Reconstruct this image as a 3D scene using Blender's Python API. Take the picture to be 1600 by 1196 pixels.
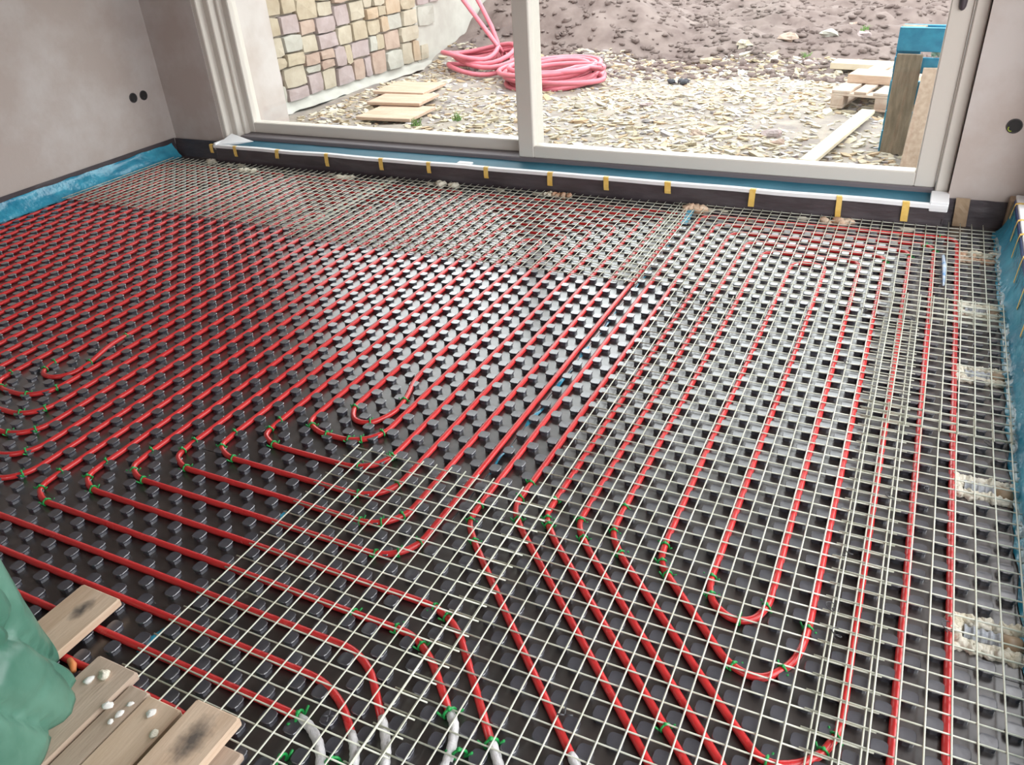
import bpy, math, random
from mathutils import Vector, Matrix, noise
random.seed(7)
R = random.uniform
S = bpy.context.scene
C = S.collection
for o in list(bpy.data.objects): bpy.data.objects.remove(o, do_unlink=True)

# ------------------------------------------------------------------ camera
F_PX, YAW, PITCH, ROLL = 1241.3, -0.483, 0.5471, -0.0681
CAM = Vector((-0.2919, -2.2386, 1.548))
_f = Vector((math.sin(YAW)*math.cos(PITCH), math.cos(YAW)*math.cos(PITCH), -math.sin(PITCH)))
_r0 = Vector((math.cos(YAW), -math.sin(YAW), 0)); _u0 = _r0.cross(_f)
_r = _r0*math.cos(ROLL) + _u0*math.sin(ROLL); _u = -_r0*math.sin(ROLL) + _u0*math.cos(ROLL)
cd = bpy.data.cameras.new('camera'); cam = bpy.data.objects.new('camera', cd); C.objects.link(cam)
cd.sensor_width = 36; cd.lens = 36*F_PX/1600; cd.clip_start = 0.05; cd.clip_end = 200
m = Matrix((( _r.x, _u.x, -_f.x, CAM.x), (_r.y, _u.y, -_f.y, CAM.y), (_r.z, _u.z, -_f.z, CAM.z), (0,0,0,1)))
cam.matrix_world = m
S.camera = cam
def px(x, y, z):                                  # measured point of the photograph -> point at height z in the place
    d = _f*F_PX + _r*(x-800) + _u*(598-y)
    return CAM + d*((z-CAM.z)/d.z)
def pxY(x, y, Y):
    d = _f*F_PX + _r*(x-800) + _u*(598-y)
    return CAM + d*((Y-CAM.y)/d.y)
def pxX(x, y, X):
    d = _f*F_PX + _r*(x-800) + _u*(598-y)
    return CAM + d*((X-CAM.x)/d.x)
def to_px(v):
    w = Vector(v)-CAM; k = w.dot(_f)
    if k <= 0: return (-9e9, -9e9)
    return (800+F_PX*w.dot(_r)/k, 598-F_PX*w.dot(_u)/k)

# ------------------------------------------------------------------ light: overcast sky, exposure
w = bpy.data.worlds.new('overcast_sky'); S.world = w; w.use_nodes = True
bg = w.node_tree.nodes['Background']
bg.inputs[0].default_value = (0.965, 0.98, 1.0, 1); bg.inputs[1].default_value = 1.6
def portal(name, loc, rot, sx, sy):
    l = bpy.data.lights.new(name, 'AREA'); l.shape = 'RECTANGLE'; l.size = sx; l.size_y = sy
    l.cycles.is_portal = True
    o = bpy.data.objects.new(name, l); C.objects.link(o); o.location = loc; o.rotation_euler = rot
portal('sky_portal_garden', (-2.5, 2.5, 1.2), (-math.pi/2, 0, 0), 4.8, 2.3)
portal('sky_portal_side', (0.75, -0.45, 1.25), (0, math.pi/2, 0), 2.2, 4.6)
portal('sky_portal_rear', (-2.2, -4.25, 1.6), (math.pi/2, 0, 0), 1.2, 1.2)
vs = S.view_settings
vs.view_transform = 'Standard'; vs.look = 'None'; vs.gamma = 1; vs.use_curve_mapping = False
vs.exposure = 1.68

# ------------------------------------------------------------------ helpers
class MB:
    def __init__(s): s.v = []; s.f = []
    def add(s, vs_, fs_):
        n = len(s.v); s.v += [tuple(a) for a in vs_]; s.f += [tuple(i+n for i in q) for q in fs_]; return s
    def box(s, x0, x1, y0, y1, z0, z1, M=None):
        vs_ = [Vector((x, y, z)) for z in (z0, z1) for y in (y0, y1) for x in (x0, x1)]
        if M: vs_ = [M @ a for a in vs_]
        return s.add(vs_, [(0,2,3,1),(4,5,7,6),(0,1,5,4),(2,6,7,3),(0,4,6,2),(1,3,7,5)])
    def cbox(s, x0, x1, y0, y1, z0, z1, c=0.005, M=None, j=0.0):   # chamfered box
        vs_ = []
        for z, k in ((z0, c), (z0+c, 0), (z1-c, 0), (z1, c)):
            for (x, y) in ((x0+k+c, y0+k), (x1-k-c, y0+k), (x1-k, y0+k+c), (x1-k, y1-k-c), (x1-k-c, y1-k), (x0+k+c, y1-k), (x0+k, y1-k-c), (x0+k, y0+k+c)):
                vs_.append(Vector((x+R(-j, j), y+R(-j, j), z+R(-j, j))))
        if M: vs_ = [M @ a for a in vs_]
        fs = [tuple(range(7, -1, -1)), tuple(range(24, 32))]
        for a in range(3):
            for i in range(8):
                k = (i+1) % 8
                fs.append((a*8+i, a*8+k, a*8+8+k, a*8+8+i))
        return s.add(vs_, fs)
    def tube(s, pts, r, n=8, cap=True, closed=False):
        pts = [Vector(p) for p in pts]; N = len(pts)
        rr = r if isinstance(r, (list, tuple)) else [r]*N
        b = len(s.v); up = None
        for i, p in enumerate(pts):
            a = pts[i-1] if (i > 0 or closed) else pts[i]; c = pts[(i+1) % N] if (i < N-1 or closed) else pts[i]
            t = (c-a)
            t = t.normalized() if t.length > 1e-9 else Vector((0, 0, 1))
            if up is None:
                up = Vector((0, 0, 1)) if abs(t.z) < .9 else Vector((1, 0, 0))
            x = t.cross(up)
            if x.length < 1e-6: x = t.orthogonal()
            x.normalize(); y = x.cross(t).normalized(); up = y
            for q in range(n):
                g = 2*math.pi*q/n
                s.v.append(tuple(p + x*math.cos(g)*rr[i] + y*math.sin(g)*rr[i]))
        for i in range(N if closed else N-1):
            k = (i+1) % N
            for q in range(n):
                q2 = (q+1) % n
                s.f.append((b+i*n+q, b+i*n+q2, b+k*n+q2, b+k*n+q))
        if cap and not closed:
            s.f.append(tuple(b+q for q in range(n-1, -1, -1))); s.f.append(tuple(b+(N-1)*n+q for q in range(n)))
        return s
    def lump(s, c, rx, ry, rz, rough=.25, rot=0, nu=9, nv=6):
        sd = Vector((R(-50, 50), R(-50, 50), R(-50, 50))); b = len(s.v)
        cs, sn = math.cos(rot), math.sin(rot)
        for i in range(nv+1):
            ph = math.pi*i/nv
            for j in range(nu):
                th = 2*math.pi*j/nu
                d = Vector((math.sin(ph)*math.cos(th), math.sin(ph)*math.sin(th), math.cos(ph)))
                k = 1 + rough*noise.noise(d*1.7+sd)*1.6
                x, y, z = d.x*rx*k, d.y*ry*k, d.z*rz*k
                s.v.append((c[0]+x*cs-y*sn, c[1]+x*sn+y*cs, c[2]+z))
        for i in range(nv):
            for j in range(nu):
                j2 = (j+1) % nu
                s.f.append((b+i*nu+j, b+(i+1)*nu+j, b+(i+1)*nu+j2, b+i*nu+j2))
        return s
    def grid(s, fn, nu, nv):
        b = len(s.v)
        for i in range(nu+1):
            for j in range(nv+1): s.v.append(tuple(fn(i/nu, j/nv)))
        for i in range(nu):
            for j in range(nv):
                a = b+i*(nv+1)+j
                s.f.append((a, a+nv+1, a+nv+2, a+1))
        return s
    def mesh(s, name, mat, smooth=False):
        me = bpy.data.meshes.new(name); me.from_pydata(s.v, [], s.f); me.update()
        if mat: me.materials.append(mat)
        if smooth: me.polygons.foreach_set('use_smooth', [True]*len(me.polygons))
        return me
    def build(s, name, mat, parent=None, smooth=False, **k):
        return link(name, s.mesh(name, mat, smooth), parent, **k)
def link(name, me, parent=None, label=None, cat=None, group=None, kind=None):
    o = bpy.data.objects.new(name, me); C.objects.link(o)
    if parent: o.parent = parent
    if label: o['label'] = label
    if cat: o['category'] = cat
    if group: o['group'] = group
    if kind: o['kind'] = kind
    return o
def thing(name, loc, label, cat, group=None, kind=None):
    o = link(name, None, None, label, cat, group, kind); o.location = loc; o.empty_display_size = .05
    bpy.context.view_layer.update() if False else None
    return o
def local(parent):                                # children are modelled in place: cancel the parent's location
    return Matrix.Translation(-parent.location)
def put(mb, name, mat, parent, smooth=False, **k):
    l = parent.location
    p = parent
    while p.parent: p = p.parent; l = l + p.location
    mb.v = [(a[0]-l.x, a[1]-l.y, a[2]-l.z) for a in mb.v]
    return mb.build(name, mat, parent, smooth, **k)

def mat(name, c1, c2=None, scale=8, rough=.6, spec=.5, metal=0, bump=0, bscale=40, detail=4, lo=.35, hi=.65, stretch=None, rvar=0, trans=0, coat=0, sheen=0):
    ma = bpy.data.materials.new(name); ma.use_nodes = True
    nt = ma.node_tree; b = nt.nodes['Principled BSDF']; L = nt.links.new
    b.inputs['Roughness'].default_value = rough; b.inputs['Metallic'].default_value = metal
    b.inputs['Specular IOR Level'].default_value = spec
    b.inputs['Coat Weight'].default_value = coat; b.inputs['Coat Roughness'].default_value = .24; b.inputs['Coat IOR'].default_value = 1.7
    b.inputs['Base Color'].default_value = (*c1, 1)
    tc = nt.nodes.new('ShaderNodeTexCoord'); geo = nt.nodes.new('ShaderNodeNewGeometry')
    mp = nt.nodes.new('ShaderNodeMapping'); L(geo.outputs['Position'], mp.inputs['Vector'])
    if stretch: mp.inputs['Scale'].default_value = stretch
    if c2:
        n = nt.nodes.new('ShaderNodeTexNoise'); n.inputs['Scale'].default_value = scale; n.inputs['Detail'].default_value = detail
        n.inputs['Roughness'].default_value = .6
        L(mp.outputs[0], n.inputs['Vector'])
        r = nt.nodes.new('ShaderNodeValToRGB'); r.color_ramp.elements[0].position = lo; r.color_ramp.elements[1].position = hi
        r.color_ramp.elements[0].color = (*c1, 1); r.color_ramp.elements[1].color = (*c2, 1)
        L(n.outputs['Fac'], r.inputs[0]); L(r.outputs[0], b.inputs['Base Color'])
    if rvar:
        n2 = nt.nodes.new('ShaderNodeTexNoise'); n2.inputs['Scale'].default_value = 14; L(mp.outputs[0], n2.inputs['Vector'])
        mr = nt.nodes.new('ShaderNodeMapRange'); mr.inputs[3].default_value = rough-rvar; mr.inputs[4].default_value = rough+rvar
        L(n2.outputs['Fac'], mr.inputs[0]); L(mr.outputs[0], b.inputs['Roughness'])
    if bump:
        n3 = nt.nodes.new('ShaderNodeTexNoise'); n3.inputs['Scale'].default_value = bscale; n3.inputs['Detail'].default_value = 5
        L(mp.outputs[0], n3.inputs['Vector'])
        bp = nt.nodes.new('ShaderNodeBump'); bp.inputs['Strength'].default_value = bump; bp.inputs['Distance'].default_value = .01
        L(n3.outputs['Fac'], bp.inputs['Height']); L(bp.outputs[0], b.inputs['Normal'])
    if trans: b.inputs['Transmission Weight'].default_value = trans
    return ma

M_board = mat('black_plastic_board', (.016, .013, .014), (.040, .031, .029), scale=9, rough=.34, spec=.9, rvar=.06, bump=.04, bscale=50, coat=.8)
M_nub   = mat('black_plastic_stud', (.036, .038, .052), (.056, .058, .076), scale=22, rough=.34, spec=1.0, rvar=.05, bump=.04, bscale=90, coat=1.0)
M_pipe  = mat('red_plastic_pipe', (.60, .028, .030), (.66, .040, .040), scale=5, rough=.26, spec=.65, rvar=.04)
M_wire  = mat('pale_mesh_wire', (.58, .59, .47), (.70, .71, .61), scale=12, rough=.32, spec=.7)
M_green = mat('green_tie_plastic', (.015, .32, .07), None, rough=.4)
M_sleeve = mat('white_grey_sleeve', (.62, .61, .62), (.78, .76, .76), scale=60, rough=.6, bump=.3, bscale=200)
M_plaster = mat('raw_plaster', (.49, .42, .385), (.575, .525, .50), scale=1.6, rough=.9, spec=.2, detail=7, lo=.46, hi=.62, bump=.15, bscale=18)
M_render = mat('outside_render', (.66, .61, .54), (.72, .68, .61), scale=3, rough=.9, spec=.2)
M_frame = mat('off_white_frame', (.66, .61, .55), None, rough=.38, spec=.5)
M_dark  = mat('shaded_threshold', (.16, .14, .15), None, rough=.5)  # shadow under the sashes is put into the threshold's dark colour
M_memb  = mat('dark_membrane', (.058, .045, .050), (.080, .066, .074), scale=6, rough=.38, spec=.55, bump=.25, bscale=14, stretch=(1, 1, 4))
M_white = mat('white_foam_strip', (.86, .86, .87), None, rough=.7, spec=.3)
M_blue  = mat('blue_film', (.02, .22, .36), (.05, .36, .52), scale=9, rough=.22, spec=.7, bump=.5, bscale=30, detail=6)
M_bluem = mat('blue_membrane', (.016, .115, .175), (.022, .15, .22), scale=4, rough=.5, spec=.4)
M_tape  = mat('yellow_tape', (.80, .50, .10), (.86, .60, .18), scale=30, rough=.5)
M_btape = mat('brown_tape', (.30, .20, .12), (.38, .27, .17), scale=20, rough=.4, spec=.5)
M_foam  = mat('cream_foam', (.70, .64, .50), (.80, .76, .66), scale=20, rough=.9, bump=.6, bscale=70)
M_bfoam = mat('brown_foam', (.50, .27, .16), (.74, .60, .46), scale=12, rough=.9, bump=.6, bscale=60)
M_cond  = mat('grey_conduit', (.34, .36, .40), (.46, .48, .52), scale=15, rough=.4, spec=.5)
M_plank = mat('pale_plank', (.56, .40, .28), (.68, .52, .39), scale=5, rough=.75, spec=.25, stretch=(6, .6, 6), bump=.12, bscale=30)
M_plank2 = mat('weathered_plank', (.44, .33, .25), (.55, .43, .34), scale=6, rough=.8, spec=.2, stretch=(6, .6, 6), bump=.15, bscale=30)
M_stain = mat('soot_stain', (.06, .055, .05), (.20, .16, .13), scale=30, rough=.85)
M_oplank = mat('sawn_garden_board', (.44, .31, .225), (.53, .40, .31), scale=5, rough=.8, spec=.2, stretch=(.6, 6, 6))
M_pale  = mat('fresh_plank', (.56, .47, .34), (.64, .56, .44), scale=5, rough=.8, spec=.2)
M_pal   = mat('grey_pallet_wood', (.20, .165, .12), (.33, .27, .20), scale=6, rough=.85, spec=.2, stretch=(6, 6, 1), bump=.2)
M_palb  = mat('blue_pallet_paint', (.03, .21, .36), (.05, .33, .50), scale=12, rough=.65, bump=.2)
M_shade  = mat('hollow_shade', (.02, .018, .018), None, rough=.7)
M_sock  = mat('socket_box_plastic', (.05, .045, .045), None, rough=.5)
M_hose  = mat('red_hose', (.54, .13, .17), (.58, .16, .20), scale=6, rough=.45)
M_sack  = mat('green_sack_film', (.055, .165, .115), (.11, .25, .185), scale=6, rough=.36, spec=.6, bump=.35, bscale=9)
M_mortar = mat('wall_mortar', (.33, .285, .235), (.39, .345, .29), scale=12, rough=.95, spec=.1, bump=.4)
M_conc  = mat('pale_concrete', (.42, .40, .36), (.50, .485, .44), scale=4, rough=.9, spec=.2)
STONE = [mat('sandstone_%d' % i, a, b_, scale=7, rough=.9, spec=.15, bump=.35, bscale=25) for i, (a, b_) in enumerate([
    ((.34,.28,.20), (.42,.36,.27)), ((.38,.33,.255), (.45,.40,.32)), ((.34,.245,.20), (.42,.325,.265)),
    ((.32,.255,.245), (.39,.325,.32)), ((.36,.345,.30), (.42,.405,.36)), ((.38,.28,.19), (.44,.35,.26))])]
M_dirt  = mat('bare_earth', (.135, .100, .092), (.21, .165, .150), scale=3.5, rough=.95, spec=.15, detail=9, bump=.9, bscale=9)
M_gravel = mat('stony_ground', (.215, .185, .172), (.33, .29, .245), scale=5, rough=.95, spec=.15, detail=9, bump=.8, bscale=16)
M_chip  = mat('yellow_stone_chip', (.40, .335, .235), (.54, .47, .36), scale=2.5, rough=.9, spec=.2, bump=.4, bscale=30)
M_clod  = mat('earth_clod', (.15, .11, .10), (.23, .18, .165), scale=6, rough=.95, spec=.1, bump=.8, bscale=22)
M_slab  = mat('concrete_slab', (.28, .26, .25), (.36, .34, .32), scale=5, rough=.9)
M_ceil  = mat('ceiling_plaster', (.40, .38, .36), None, rough=.9)
M_tie   = mat('black_tie_wire', (.05, .05, .055), None, rough=.35, spec=.6)
M_crumb = mat('white_crumb', (.82, .80, .76), None, rough=.8)
M_weed  = mat('green_weed', (.10, .20, .05), (.18, .30, .08), scale=20, rough=.7)
def glass_mat():
    ma = bpy.data.materials.new('window_glass'); ma.use_nodes = True; nt = ma.node_tree
    for n in list(nt.nodes): nt.nodes.remove(n)
    o = nt.nodes.new('ShaderNodeOutputMaterial'); mx = nt.nodes.new('ShaderNodeMixShader'); t = nt.nodes.new('ShaderNodeBsdfTransparent')
    g = nt.nodes.new('ShaderNodeBsdfGlossy'); g.inputs['Roughness'].default_value = .02
    fr = nt.nodes.new('ShaderNodeFresnel'); geo = nt.nodes.new('ShaderNodeNewGeometry')
    ior = nt.nodes.new('ShaderNodeMapRange'); ior.inputs[3].default_value = 1.45; ior.inputs[4].default_value = 1/1.45   # same outside angle on both faces of the pane
    nt.links.new(geo.outputs['Backfacing'], ior.inputs[0]); nt.links.new(ior.outputs[0], fr.inputs[0])
    t.inputs[0].default_value = (.95, .97, .96, 1)
    nt.links.new(fr.outputs[0], mx.inputs[0]); nt.links.new(t.outputs[0], mx.inputs[1]); nt.links.new(g.outputs[0], mx.inputs[2]); nt.links.new(mx.outputs[0], o.inputs[0])
    return ma
M_glass = glass_mat()

ORD = ['first', 'second', 'third', 'fourth', 'fifth', 'sixth', 'seventh', 'eighth', 'ninth', 'tenth', 'eleventh', 'twelfth', 'thirteenth', 'fourteenth', 'fifteenth', 'sixteenth', 'seventeenth', 'eighteenth']
# ------------------------------------------------------------------ room shell
XL, XR, YB, YF, H = -5.39, 0.30, 2.20, -4.20, 2.55     # inner faces
GZ = -0.12                                             # garden level
MB().box(XL-.4, XR+.45, YF-.4, 2.95, -.25, -.03).build('floor', M_slab, kind='structure', label='concrete floor slab under the studded heating boards', cat='floor')
MB().box(XL-.4, XR+.45, YF-.4, 2.95, H, H+.2).build('ceiling', M_ceil, kind='structure', label='plain plastered ceiling above the frame', cat='ceiling')
DX0, DX1, DZ1 = -4.90, -0.072, 2.26
mb = MB()
mb.box(XL-.4, DX0, YB, 2.95, GZ-.1, H); mb.box(DX1, XR+.45, YB, 2.95, GZ-.1, H); mb.box(DX0, DX1, YB, 2.95, DZ1, H)
mb.build('wall_back', M_plaster, kind='structure', label='raw plastered wall around the large sliding door', cat='wall')
MB().box(XL-.4, XL, YF-.4, YB, GZ-.1, H).build('wall_left', M_plaster, kind='structure', label='raw plastered wall with two round socket holes and pale patches', cat='wall')
mb = MB()
mb.box(XR, XR+.45, 1.95, YB, GZ-.1, H); mb.box(XR, XR+.45, YF, -2.85, GZ-.1, H); mb.box(XR, XR+.45, -2.85, 1.95, 2.3, H); mb.box(XR, XR+.45, -2.85, 1.95, GZ-.1, .10)
mb.build('wall_right', M_plaster, kind='structure', label='plastered side wall with a wide door opening, outside the frame', cat='wall')
mb = MB()
mb.box(XL, -2.8, YF-.4, YF, GZ-.1, H); mb.box(-1.6, XR+.45, YF-.4, YF, GZ-.1, H); mb.box(-2.8, -1.6, YF-.4, YF, 2.2, H); mb.box(-2.8, -1.6, YF-.4, YF, GZ-.1, 1.0)
mb.build('wall_front', M_plaster, kind='structure', label='plastered wall behind the viewer with a wide window opening', cat='wall')

# ------------------------------------------------------------------ sliding door
d1 = thing('door_1', (-2.5, 2.35, 0.12), 'large off-white two-leaf sliding glass door to the garden', 'door', kind='structure')
def fpart(name, boxes, m_=M_frame, parent=d1, c=.006):
    q = MB()
    for b in boxes: q.cbox(*b, c=c)
    return put(q, name, m_, parent)
fpart('frame_jamb', [(-4.912, -4.862, 2.205, 2.50, .12, 2.26), (-4.868, -4.815, 2.27, 2.50, .12, 2.26), (-4.82, -4.79, 2.33, 2.50, .12, 2.26)])
fpart('frame_jamb', [(-.136, -.076, 2.245, 2.50, .12, 2.26)])
fpart('frame_head', [(-4.86, -.10, 2.23, 2.50, 2.19, 2.258)])
fpart('threshold', [(-4.80, -.13, 2.262, 2.50, .10, .153)], M_dark)
def sash(x0, x1, y0, y1, zb, zt, st=.105, rb=.075):
    e = link('sash', None, d1); e.location = (0, 0, 0)
    fpart('stile', [(x0, x0+st, y0, y1, zb, zt)], parent=e)
    fpart('stile', [(x1-st+.006, x1, y0, y1, zb, zt)], parent=e)
    fpart('rail', [(x0+st-.004, x1-st+.010, y0+.002, y1-.002, zb, zb+rb)], parent=e)
    fpart('rail', [(x0+st-.004, x1-st+.010, y0+.002, y1-.002, zt-rb, zt)], parent=e)
    g = MB().box(x0+st-.01, x1-st+.01, (y0+y1)/2-.004, (y0+y1)/2+.004, zb+rb-.01, zt-rb+.01)
    put(g, 'glass_pane', M_glass, e)
    return e
sL = sash(-4.845, -2.405, 2.375, 2.465, .152, 2.195)
sR = sash(-2.497, -.140, 2.268, 2.358, .152, 2.195)
q = MB(); pts = [(-.189, 2.262, z) for z in (.985, .99, 1.0, 1.02, 1.2, 1.22, 1.23, 1.235)]
q.tube(pts, [.002, .010, .015, .017, .017, .015, .010, .002], 12)
put(q, 'door_handle', mat('dark_handle', (.07, .055, .065), None, rough=.4), d1, True, label='dark rounded pull handle')

# ------------------------------------------------------------------ plinth in front of the door
pl = thing('door_plinth', (-2.48, 2.15, 0), 'dark membrane plinth with white foam edge along the sliding door', 'plinth')
PX0, PX1, PY = -4.86, -0.075, 2.06
q = MB(); q.grid(lambda u, v: (PX0+(PX1-PX0)*u, PY+.004*noise.noise(Vector((u*30, v*2, 0)))+(.012 if v == 0 else 0)-.012*(v < .3)*abs(noise.noise(Vector((u*70, 5, v*3)))), .125*v), 160, 6)
q.box(PX0, PX0+.01, PY, 2.2, 0, .125); q.box(PX1-.01, PX1, PY, 2.2, 0, .125)
put(q, 'front_membrane', M_memb, pl, True)
q = MB()
n = 60
def strip(u, k): return PX0+(PX1-PX0)*u
prof = [(PY-.006, .118), (PY-.006, .137), (PY+.024, .138), (PY+.024, .110)]
for i in range(n+1):
    x = PX0-.008+(PX1-PX0+.016)*i/n; dz = .004*noise.noise(Vector((x*3, 0, 0)))
    for (yy, zz) in prof: q.v.append((x, yy+dz*.8, zz+dz))
for i in range(n):
    for j in range(4):
        k = (j+1) % 4; q.f.append((i*4+j, i*4+k, i*4+4+k, i*4+4+j))
q.f += [(0, 1, 2, 3), (n*4+3, n*4+2, n*4+1, n*4)]
put(q, 'foam_edge', M_white, pl)
q = MB().cbox(PX0-.008, PX0+.012, PY, 2.20, .10, .150, .003); put(q, 'foam_return', M_white, pl)
A, B_, D_ = Vector((PX0+.012, PY+.02, .138)), Vector((PX0+.012, 2.24, .175)), Vector((PX0+.21, 2.24, .128))
q = MB(); q.add([A, B_, D_, A-Vector((0, 0, .012)), B_-Vector((0, 0, .012)), D_-Vector((0, 0, .012))], [(0, 2, 1), (3, 4, 5), (0, 3, 5, 2), (2, 5, 4, 1), (1, 4, 3, 0)]); put(q, 'foam_corner', M_white, pl)
q = MB().cbox(PX1-.075, PX1+.008, PY-.004, 2.235, .10, .150, .003); put(q, 'foam_return', M_white, pl)
q = MB().grid(lambda u, v: (PX0+.02+(PX1-PX0-.09)*u, PY+.02+.25*v, .112+.022*v+.003*noise.noise(Vector((u*25, v*3, 1)))), 80, 5)
put(q, 'blue_liner', M_bluem, pl, True)
q = MB().cbox(-2.85, -2.75, 2.085, 2.13, .13, .142, .003); put(q, 'foam_offcut', M_white, pl)
for i, (x, hh) in enumerate([(341, 12), (376, 15), (441, 12), (515, 18), (598, 16), (671, 14), (760, 14), (860, 17), (947, 16), (1044, 13), (1180, 21), (1317, 25), (1425, 22)]):
    c = pxY(x, 270, PY); ww = R(.027, .036); h_ = hh/250.
    cx = c.x
    q = MB(); sk = R(-.006, .006)
    a = [(PY+.012, .1395), (PY-.0075, .139), (PY-.009, .128), (PY-.012, .12-h_*.55), (PY-.010, .128-h_)]
    for k, (yy, zz) in enumerate(a):
        for s_ in (-1, 1):
            q.v.append((cx+s_*ww/2+sk*k*.4, yy, zz)); q.v.append((cx+s_*ww/2+sk*k*.4, yy+.0012, zz-.001))
    for k in range(4):
        b = k*4; q.f += [(b, b+2, b+6, b+4), (b+1, b+5, b+7, b+3), (b, b+4, b+5, b+1), (b+2, b+3, b+7, b+6)]
    q.f += [(0, 1, 3, 2), (16, 18, 19, 17)]
    q.build('tape_tab', M_tape, label=ORD[i]+' yellow tape tab from the left along the white door plinth edge', cat='tape', group='tape tabs along the door plinth')

# ------------------------------------------------------------------ wall foot membranes, blue film, right upstand
q = MB().grid(lambda u, v: (PX1+(.215-PX1)*u, 2.19-.012*(1-v)**2+.006*noise.noise(Vector((u*6, v*3, 2))), .133*v), 24, 6)
q.build('wall_foot_membrane', M_memb, smooth=True, label='dark membrane turned up the wall right of the sliding door', cat='membrane')
q = MB().grid(lambda u, v: (XL+(PX0-XL)*u, 2.185-.03*(1-v)**2+.006*noise.noise(Vector((u*6, v*3, 7))), .125*v), 24, 6)
q.build('wall_foot_membrane', M_memb, smooth=True, label='dark membrane turned up the wall in the left corner', cat='membrane')
q = MB().grid(lambda u, v: (XL+.012+.004*noise.noise(Vector((u*30, v*3, 9))), -4.0+6.17*u, .13*v), 90, 4)
q.build('wall_foot_membrane', M_memb, smooth=True, label='dark edge strip along the left wall above the blue film', cat='membrane')
q = MB().grid(lambda u, v: (XL+.018+.075*(1-v)**1.5+.022*noise.noise(Vector((u*42, v*3, 3)))*(1-v*.5), -4.0+6.13*u, .004+.098*v+.010*noise.noise(Vector((u*50, 8, v)))), 150, 8)
q.build('blue_film', M_blue, smooth=True, label='crinkled blue plastic film along the foot of the left wall', cat='film')
up = thing('edge_upstand', (.24, 0, 0), 'white topped insulation upstand with blue film along the right wall', 'upstand')
UX = .205
q = MB().cbox(UX+.0105, UX+.085, -2.4, 2.165, 0, .182, .003); put(q, 'white_core', M_white, up)
q = MB().cbox(UX+.0055, UX+.0108, -2.4, 2.12, 0, .172, .0015); put(q, 'grey_liner', mat('lilac_foam', (.42, .38, .47), None, rough=.6), up)
q = MB().cbox(UX+.0025, UX+.0058, -2.4, 2.10, 0, .176, .001); put(q, 'navy_layer', mat('navy_film', (.03, .07, .22), None, rough=.35), up)
q = MB().grid(lambda u, v: (UX+.002-.055*(1-v)**3+.012*noise.noise(Vector((u*46, v*2.5, 3)))*(1-v), -2.4+4.5*u, .004+.150*v+.006*noise.noise(Vector((u*60, 8, v)))), 170, 9)
put(q, 'blue_film', M_blue, up, True)
q = MB().grid(lambda u, v: (UX-.048+.045*v**1.5+.010*noise.noise(Vector((u*70, v*4, 13))), -2.4+4.4*u, .012+.02*noise.noise(Vector((u*90, v*3, 4)))*.5+.022*v), 190, 4)
put(q, 'film_hem', mat('clear_film_hem', (.42, .50, .53), (.16, .38, .48), scale=14, rough=.25, spec=.7, bump=.5, bscale=40), up, True)
q = MB().cbox(UX-.012, UX+.02, 2.10, 2.185, 0, .17, .004); put(q, 'brown_tape', M_btape, up)
for i, (y_, L_) in enumerate([(2.03, .06), (1.80, .085), (1.62, .095), (1.36, .10), (1.10, .10), (.86, .10), (.6, .10)]):
    q = MB(); ww = .018; sk = -.03
    a = [(UX+.075, .184, 0), (UX+.015, .185, 0), (UX+.0015, .180, 0), (UX-.004, .150, sk*.4), (UX-.010, .178-L_, sk)]
    for (xx, zz, sy) in a:
        for s_ in (-1, 1):
            q.v.append((xx, y_+s_*ww/2+sy, zz)); q.v.append((xx+.0014, y_+s_*ww/2+sy, zz-.001))
    for k in range(4):
        b = k*4; q.f += [(b, b+2, b+6, b+4), (b+1, b+5, b+7, b+3), (b, b+4, b+5, b+1), (b+2, b+3, b+7, b+6)]
    q.f += [(0, 1, 3, 2), (16, 18, 19, 17)]
    q.build('tape_tab', M_tape, label=ORD[i]+' narrow yellow tape strap from the far corner on the right upstand', cat='tape', group='tape straps on the right upstand')
q = MB(); a = pxY(1506, 308, 2.178); b = pxY(1499, 349, 2.165)
q.grid(lambda u, v: (a.x+(b.x-a.x)*u+(v-.5)*.062, 2.176-.018*u+.002*noise.noise(Vector((u*5, v*3, 0))), .142-.14*u), 6, 3)
q.build('tape_patch', M_btape, label='brown tape strip stuck down the dark membrane right of the door', cat='tape')

# ------------------------------------------------------------------ socket boxes in the walls
def socket(loc, axis, label):
    t = thing('socket_box', loc, label, 'socket box')
    L_ = Vector(loc); q = MB(); n = 20
    for (r, d) in ((.034, .0005), (.034, .004), (.029, .004), (.027, -.012)):
        for k in range(n):
            g = 2*math.pi*k/n; a, b = r*math.cos(g), r*math.sin(g)
            q.v.append((a, -d, b) if axis == 'y' else (d, a, b))
    for i in range(3):
        for k in range(n): q.f.append((i*n+k, i*n+(k+1) % n, i*n+n+(k+1) % n, i*n+n+k))
    q.build('rim', M_sock, t, True)
    q = MB(); q.v = [((.0295*math.cos(2*math.pi*k/n), -.0015, .0295*math.sin(2*math.pi*k/n)) if axis == 'y' else (.0015, .0295*math.cos(2*math.pi*k/n), .0295*math.sin(2*math.pi*k/n))) for k in range(n)]
    q.f = [tuple(range(n))]; q.build('shade_disc', M_shade, t)  # flat near-black disc on the wall: the hollow's shade painted as colour
    q = MB(); pts = [(-.022, -.003, -.004), (-.024, -.006, -.014), (-.017, -.008, -.022), (-.008, -.005, -.024)] if axis == 'y' else [(.003, -.01, -.004), (.006, -.012, -.014), (.008, -.004, -.018), (.004, .004, -.016)]
    q.tube(pts, .003, 6); q.build('wire_end', mat('yellow_green_wire', (.32, .40, .05), None, rough=.5) if axis == 'y' else M_tie, t, True)
c = pxY(1585, 197, 2.2); socket((c.x, 2.2, c.z), 'y', 'round socket hole with yellow wire in the wall right of the door')
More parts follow.
